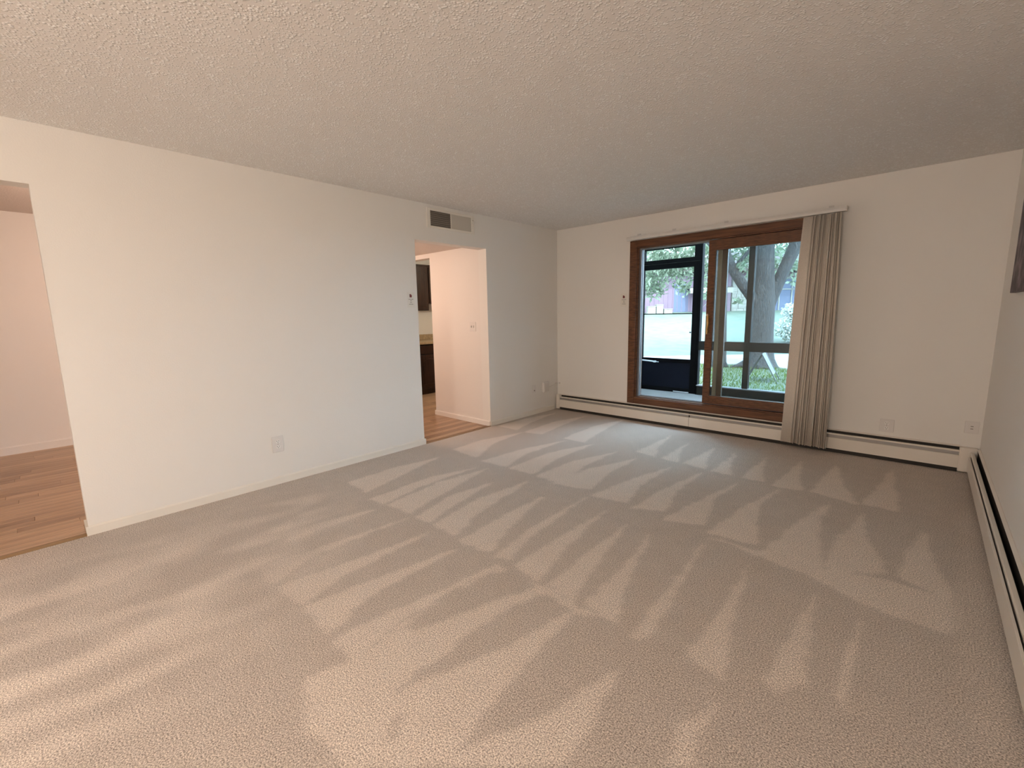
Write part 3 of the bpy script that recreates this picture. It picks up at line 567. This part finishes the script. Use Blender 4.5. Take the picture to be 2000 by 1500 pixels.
def basecab(ya, yb, label):
    t = thing('base_cabinet', (XC, (ya + yb) / 2, 0), label, 'cabinet', 'dark kitchen cabinets')
    obj('carcass', B((XC, XC + 0.58, ya, yb, 0.10, 0.865)), CABW, t, 0.003); obj('toe_kick', B((XC, XC + 0.53, ya, yb, 0, 0.10)), CABW, t)
    dr = obj('drawer', B((XC + 0.58, XC + 0.598, ya + 0.045, yb - 0.02, 0.70, 0.84)), CABW, t, 0.006)
    arch_door(t, XC + 0.58, ya + 0.045, yb - 0.02, 0.13, 0.68)
basecab(-0.625, -0.16, 'dark wooden base cabinet seen through the kitchen doorway'); basecab(-0.158, 0.6, 'dark base cabinet mostly hidden behind the peach wall')
KT = thing('countertop', (XC, -0.2, 0.865), 'tan laminate kitchen countertop with splash', 'countertop')
obj('worktop', B((XC, XC + 0.625, -0.64, 0.62, 0.865, 0.905)), COUNTER, KT, 0.004); obj('splash', B((XC, XC + 0.02, -0.64, 0.62, 0.905, 1.005)), COUNTER, KT, 0.004)

# ================================================================== LAMPS
def lamp(loc, drop, power, col, label):
    t = thing('pendant_lamp', loc, label, 'lamp', 'pendant lamps'); x, y, z = loc
    obj('ceiling_canopy', tube([(x, y, z), (x, y, z - 0.012), (x, y, z - 0.022)], [0.06, 0.058, 0.02], 20), TRIMW, t, smooth=True)
    obj('cord', tube([(x, y, z - 0.02), (x, y, z - drop + 0.07)], 0.004, 6), PLAST, t)
    obj('socket', tube([(x, y, z - drop + 0.08), (x, y, z - drop + 0.04)], 0.018, 12), BRASS, t, smooth=True)
    bm = bmesh.new(); bmesh.ops.create_uvsphere(bm, u_segments=16, v_segments=10, radius=0.045); bmesh.ops.translate(bm, verts=bm.verts, vec=(x, y, z - drop))
    obj('bulb', bm, emit_mat('lit_bulb', col, 8.0), t, smooth=True)
    ld = bpy.data.lights.new('bulb_light', 'POINT'); ld.energy = power; ld.color = col; ld.shadow_soft_size = 0.09
    lo = bpy.data.objects.new('bulb_light', ld); COL.objects.link(lo); lo.parent = t; lo.location = (0, 0, -drop)
lamp((3.3, -7.3, H), 0.95, LAMP_POWER, (1.0, 0.865, 0.76), 'pendant lamp hanging behind the viewer')
lamp((-1.55, -4.2, H), 0.27, HALL_POWER, (1.0, 0.74, 0.59), 'short pendant lamp in the hall')
lamp((-1.25, -2.55, 2.135), 0.20, DOORWAY_POWER, (1.0, 0.74, 0.59), 'short pendant lamp added to brighten the peach wall')  # extra unseen lamp, added to brighten the wall in the doorway
lamp((-1.3, 0.1, H), 0.24, KITCHEN_POWER, (1.0, 0.88, 0.68), 'short pendant lamp in the kitchen')

# ================================================================== OUTDOORS
HD = Vector((-0.67876, 0.73436, 0)); RD = Vector((0.73436, 0.67876, 0)); EYE = Vector((CAM.x, CAM.y, 0))
def gz(x, y):
    v = (Vector((x, y, 0)) - EYE).dot(HD); return max(0.0, (v - 13.5) * 0.0795) if v < 30 else 1.31
def grid_ground():
    bm = bmesh.new(); us = np.linspace(-14, 46, 61); vs = list(np.linspace(3, 31, 57)) + [40, 60, 90]
    G = [[bm.verts.new((*(EYE + RD * u + HD * v).xy, gz(*(EYE + RD * u + HD * v).xy))) for u in us] for v in vs]
    for a, b in zip(G, G[1:]):
        for k in range(len(us) - 1):
            if min(q.co.y for q in (a[k], a[k+1], b[k+1], b[k])) < 1.70: continue
            bm.faces.new((a[k], a[k+1], b[k+1], b[k]))
    for q in [q for q in bm.verts if not q.link_faces]: bm.verts.remove(q)
    return bm
bm = grid_ground(); bmesh.ops.recalc_face_normals(bm, faces=bm.faces)
struct('ground_lawn', bm, LAWN, 'sunny lawn rising to the house opposite')
struct('ground_edge', B((-9, 12, 1.70, 3.4, -0.12, -0.004)), LAWN, 'strip of lawn beside the porch')
bm = bmesh.new()
pv = [(-5.5, 6.0), (-0.3, 6.62), (0.3, 6.95), (1.0, 7.02), (1.5, 6.62), (2.3, 6.2), (8, 6.0), (8, 15.7), (0.8, 10.47), (-2.1, 8.37)]
prism(pv, 'z', -0.05, 0.006, bm)
struct('ground_path', bm, CONC, 'pale concrete drive behind the tree')
# grass blades round the sign
def grass():
    n = 11000; x = rng.uniform(-1.6, 3.6, n); y = rng.uniform(1.75, 6.6, n); a = rng.uniform(0, 2 * math.pi, n); h = rng.uniform(0.03, 0.075, n); w = 0.006
    lx = rng.normal(0, 0.02, n); ly = rng.normal(0, 0.02, n)
    v = np.stack([np.stack([x - w*np.cos(a), y - w*np.sin(a), 0*x], 1), np.stack([x + w*np.cos(a), y + w*np.sin(a), 0*x], 1), np.stack([x + lx, y + ly, h], 1)], 1).reshape(-1, 3)
    me = bpy.data.meshes.new('grass'); me.from_pydata(v.tolist(), [], np.arange(3 * n).reshape(-1, 3).tolist()); me.materials.append(GRASSM)
    o = bpy.data.objects.new('grass', me); COL.objects.link(o); tag(o, 'short green grass between the porch and the drive', 'grass', None, 'stuff')
grass()
def leaves(name, blobs, m, parent, size=0.1, flat=1.0):
    """blobs: (centre, radius xyz, count) in world space"""
    V = []
    off = np.array(parent.location)
    for c, r, n in blobs:
        d = rng.normal(size=(n, 3)); d /= np.linalg.norm(d, axis=1)[:, None]; rad = rng.random(n) ** 0.45
        p = np.array(c) - off + d * rad[:, None] * np.array(r)
        a = rng.normal(size=(n, 3)); a /= np.linalg.norm(a, axis=1)[:, None]; b = np.cross(a, rng.normal(size=(n, 3))); b /= np.linalg.norm(b, axis=1)[:, None]
        s = size * rng.uniform(0.6, 1.25, n)[:, None]
        V.append(np.stack([p - a * s, p + b * s * 0.42, p + a * s, p - b * s * 0.42], 1).reshape(-1, 3))
    V = np.vstack(V); me = bpy.data.meshes.new(name); me.from_pydata(V.tolist(), [], np.arange(len(V)).reshape(-1, 4).tolist()); me.materials.append(m)
    o = bpy.data.objects.new(name, me); COL.objects.link(o); o.parent = parent; o['kind'] = 'stuff'; return o
# big forked tree
T1 = thing('forked_tree', (0.965, 6.63, 0), 'large grey forked tree behind the folding sign', 'tree')
trunk = tube([(0.97,6.63,-0.08),(0.97,6.63,0.06),(0.965,6.63,0.20),(0.96,6.63,0.40),(0.96,6.62,0.81),(0.95,6.62,1.28),(0.95,6.62,1.63),(0.94,6.61,2.2),(0.92,6.59,2.88),(0.88,6.55,3.77),(0.82,6.49,5.4)], [0.44,0.36,0.30,0.27,0.25,0.255,0.24,0.205,0.19,0.17,0.11], 18)
obj('trunk', trunk, BARK, T1, smooth=True)
obj('limb', tube([(0.99,6.65,1.22),(1.06,6.70,1.52),(1.14,6.78,1.78),(1.25,6.88,2.16),(1.41,7.03,2.68),(1.56,7.18,3.31),(1.74,7.34,4.3)], [0.17,0.155,0.14,0.13,0.14,0.13,0.07], 12), BARK, T1, smooth=True)
obj('limb', tube([(0.92,6.59,1.25),(0.79,6.47,1.58),(0.62,6.32,1.86),(0.46,6.16,2.15),(0.31,6.03,2.51),(0.18,5.9,3.01),(-0.01,5.73,3.9)], [0.14,0.125,0.115,0.105,0.10,0.09,0.06], 12), BARK, T1, smooth=True)
obj('branch', tube([(0.42,6.12,2.24),(0.52,6.22,2.44),(0.66,6.35,2.66),(0.87,6.55,2.92),(1.11,6.76,3.2)], [0.05,0.045,0.04,0.03,0.02], 8), BARK, T1, smooth=True)
for pts in ([(0.90,6.55,0.22),(0.74,6.41,0.10),(0.60,6.28,0.03),(0.42,6.14,-0.03)], [(1.03,6.70,0.20),(1.13,6.78,0.09),(1.26,6.90,-0.03)], [(0.98,6.52,0.20),(1.02,6.36,0.06),(1.08,6.2,-0.03)], [(0.86,6.56,0.18),(0.80,6.40,0.06),(0.74,6.22,-0.03)]):
    obj('root', tube(pts, [0.15, 0.10, 0.07, 0.03][:len(pts)] if len(pts) == 4 else [0.14, 0.10, 0.05], 10), BARK, T1, smooth=True)
leaves('foliage', [((-0.1,8.9,2.75),(0.55,0.55,0.5),300), ((0.35,9.45,2.7),(0.5,0.6,0.7),330), ((0.85,9.9,2.55),(0.45,0.5,0.6),260), ((1.3,8.4,3.7),(1.2,1.2,0.6),700), ((-0.35,8.6,3.3),(0.9,0.9,0.5),500),
                   ((0.8,7.2,5.6),(3.2,3.2,1.6),5200), ((2.6,8.2,4.9),(1.8,2.0,1.0),1700), ((-0.6,7.6,4.6),(1.8,1.6,0.8),1500), ((0.5,5.4,5.0),(2.2,1.6,0.9),1500), ((0.6,6.1,2.35),(0.10,0.10,0.14),16), ((0.50,6.35,1.55),(0.14,0.12,0.07),16)], LEAF, T1, 0.085)
# second trunk, half hidden by the door stile
T2 = thing('slim_tree', (0.20, 6.27, 0), 'straight grey tree trunk half hidden by the door frame', 'tree')
obj('trunk', tube([(0.18,6.25,-0.05),(0.17,6.22,0.12),(0.17,6.22,0.45),(0.15,6.20,1.18),(0.14,6.19,1.89),(0.09,6.14,2.59),(0.02,6.07,3.28),(-0.2,5.9,4.6)], [0.22,0.17,0.155,0.15,0.145,0.13,0.12,0.08], 14), BARK, T2, smooth=True)
obj('branch', tube([(0.06,6.10,2.7),(-0.5,6.5,3.2),(-1.2,7.1,3.4),(-1.9,7.4,3.1)], [0.07,0.05,0.035,0.015], 8), BARK, T2, smooth=True)
leaves('foliage', [((-2.06,7.26,2.35),(0.5,0.5,0.55),380), ((-1.8,7.5,2.65),(0.55,0.55,0.5),380), ((-1.48,7.8,2.45),(0.45,0.45,0.5),330), ((-2.2,7.17,2.0),(0.32,0.3,0.38),170), ((-1.33,7.93,2.85),(0.55,0.5,0.45),330), ((-2.1,7.3,2.95),(0.8,0.7,0.4),500),
                   ((-1.42,7.85,1.98),(0.22,0.22,0.25),70), ((-1.9,7.4,1.95),(0.22,0.22,0.30),90), ((-0.95,8.29,2.6),(0.5,0.5,0.6),300), ((-0.9,8.35,1.8),(0.3,0.3,0.4),90),
                   ((-1.8,7.6,4.3),(2.0,2.0,1.0),2200), ((-3.2,7.0,3.6),(1.2,1.2,1.2),1200), ((-0.6,6.2,5.2),(2.2,1.8,1.2),2000)], LEAF, T2, 0.075)
# folding sign
SG = thing('folding_sign', (1.565, 4.36, 0), 'white folding board sign on the grass before the tree', 'sign', rz=0.13)
def sg(n, bm, m, lab=None): return obj(n, bm, m, SG, local=True, label=lab)
for s in (1, -1):
    ap = 0.004 * s; ft = 0.277 * s
    def onp(t): return ap + (ft - ap) * t, 0.535 * (1 - t)
    def strip(n, t0, t1, ya, yb, m, d0, d1, lab=None):
        a, c = onp(t0), onp(t1); nx, nz = 0.888 * s, 0.46
        return sg(n, prism([(a[0] + nx*d1, a[1] + nz*d1), (c[0] + nx*d1, c[1] + nz*d1), (c[0] + nx*d0, c[1] + nz*d0), (a[0] + nx*d0, a[1] + nz*d0)], 'y', ya, yb), m, lab)
    strip('panel', 0.02, 0.66, -0.25, 0.23, SIGNF if s > 0 else SIGNB, -0.008, 0.0)
    if s > 0:
        strip('print', 0.10, 0.32, -0.21, 0.19, SIGNP, 0.0, 0.002, 'faded pink printed block'); strip('print', 0.42, 0.60, -0.21, 0.19, SIGNP, 0.0, 0.002, 'faded pink printed block')
    for y in (-0.28, 0.23):
        sg('leg', prism([(ap - 0.008, 0.535), (ap + 0.008, 0.535), (ft + 0.009, 0.0), (ft - 0.009, 0.0)], 'y', y, y + 0.03), SIGNW)
    strip('crossbar', 0.66, 0.72, -0.25, 0.23, SIGNW, -0.006, 0.0)
# flowering bush
BU = thing('flowering_bush', (0.36, 13.25, 0.18), 'white flowering bush on the lawn right of the tree', 'bush')
obj('stems', tube([(0.36,13.25,0.12),(0.30,13.2,0.8),(0.25,13.15,1.3)], [0.04,0.03,0.01], 6, tube([(0.40,13.25,0.12),(0.60,13.45,0.7)], [0.03,0.015], 6)), BARK, BU)
leaves('leaves', [((0.38,13.25,0.60),(0.58,0.58,0.43),260), ((0.24,13.27,1.25),(0.24,0.24,0.24),50)], LEAFB, BU, 0.09)
leaves('blossom', [((0.38,13.2,0.68),(0.64,0.64,0.48),1500), ((0.24,13.25,1.28),(0.31,0.31,0.29),420)], PETAL, BU, 0.06)
# the house opposite: local x along its front, -y towards the room
HO = thing('house', EYE + HD * 30, 'low mauve house with stone panel across the lawn', 'house', rz=math.atan2(RD.y, RD.x)); HO.location.z = 1.28
def hp(n, bm, m, lab=None, bev=0.0, par=None): return obj(n, bm, m, par or HO, bev, local=True, label=lab)
hp('wall', B((6.0, 14.55, 0.0, 6, -0.1, 2.6), (16.3, 17.3, 0.0, 6, -0.1, 2.6), (14.55, 16.3, 0.2, 6, -0.1, 2.6), (17.3, 25, 0.5, 6, -0.1, 2.6)), SIDING, 'mauve siding')
rf = hp('roof', prism([(-0.7, 2.55), (6.6, 2.55), (6.6, 2.7), (3.0, 4.2), (-0.7, 2.75)], 'x', 5.4, 25.6), ROOF)
for x in np.arange(6.2, 14.5, 0.30): hp('batten', B((x, x + 0.03, -0.02, 0, -0.05, 2.55)), SIDING)
gr = hp('garage_recess', B((10.8, 11.72, -0.012, 0.0, -0.05, 1.85)), SIDINGB, 'blue grey recessed door')
hp('column', B((11.73, 11.93, -1.0, -0.80, -0.1, 1.5)), CREAM); hp('beam', B((11.5, 14.2, -1.0, -0.80, 1.2, 1.52)), CREAM); hp('porch_roof', B((11.5, 14.2, -1.0, 0, 1.52, 1.6)), ROOF)
stone = hp('stone_panel', B((14.62, 15.95, 0.0, 0.2, -0.1, 2.3)), mat('stone_mortar', (0.19, 0.176, 0.16), 0.9))
z = -0.08; rr = 0
while z < 2.25:
    hgt = random.choice((0.16, 0.22, 0.28)); x = 14.63
    while x < 15.90:
        w = min(random.uniform(0.22, 0.5), 15.95 - x); b = B((x + 0.008, x + w - 0.008, -0.03 - random.random() * 0.03, 0.0, z + 0.008, min(z + hgt, 2.3) - 0.008)); obj('stone', b, STONE, stone, local=True); x += w
    z += hgt
wn = hp('window', B((15.62, 15.86, -0.075, -0.06, 0.55, 1.15)), SIDINGB)
hp('pane', B((15.65, 15.83, -0.08, -0.074, 0.58, 1.12)), mat('dark_pane', (0.05, 0.06, 0.10), 0.2), par=wn)
scr = hp('screen_porch', B((17.3, 20.6, 0.42, 0.5, -0.1, 2.2)), SIDINGB, 'blue grey screened porch')
for x in (17.34, 17.95, 18.78, 19.6, 20.4): hp('screen_post', B((x, x + 0.07, 0.38, 0.42, -0.1, 2.2)), CREAM, par=scr)
hp('screen_rail', B((17.34, 20.5, 0.38, 0.42, 1.38, 1.45)), CREAM, par=scr); hp('screen_rail', B((17.34, 20.5, 0.38, 0.42, 2.1, 2.2)), CREAM, par=scr)
for k, (xa, xb, h) in enumerate(((8.75, 9.25, 0.46), (9.30, 9.72, 0.56), (9.78, 10.3, 0.28))):
    p = EYE + HD * 29.0 + RD * ((xa + xb) / 2); w = (xb - xa) / 2
    t = thing('garden_box', (p.x, p.y, 1.22), ('pale cream box leftmost of three before the mauve house', 'tallest pale cream box, middle of three before the mauve house', 'lowest pale cream box, rightmost of three before the mauve house')[k], 'box', 'cream boxes before the house', rz=math.atan2(RD.y, RD.x))
    obj('body', B((-w, w, -0.2, 0.2, 0.0, h)), CREAM, t, 0.02, local=True); obj('lid', B((-w - 0.02, w + 0.02, -0.22, 0.22, h, h + 0.04)), CREAM, t, local=True)
# trees behind the house
for u, v, hh, rad, lab in ((5.0, 43, 6.5, 3.3, 'far leafy tree behind the left end of the house'), (11.8, 44, 7.5, 3.4, 'far leafy tree behind the house column'), (18.6, 43, 7.0, 3.3, 'far leafy tree behind the stone panel'), (25.4, 44, 7.0, 3.4, 'far leafy tree behind the screened porch')):
    p = EYE + RD * u + HD * v; t = thing('background_tree', (p.x, p.y, 1.3), lab, 'tree', 'trees behind the house')
    obj('trunk', tube([(p.x, p.y, 1.2), (p.x, p.y, hh)], [0.3, 0.15], 8), BARK, t, smooth=True)
    leaves('foliage', [((p.x, p.y, hh), (rad, rad, rad * 0.75), 1700)], LEAFB, t, 0.26)
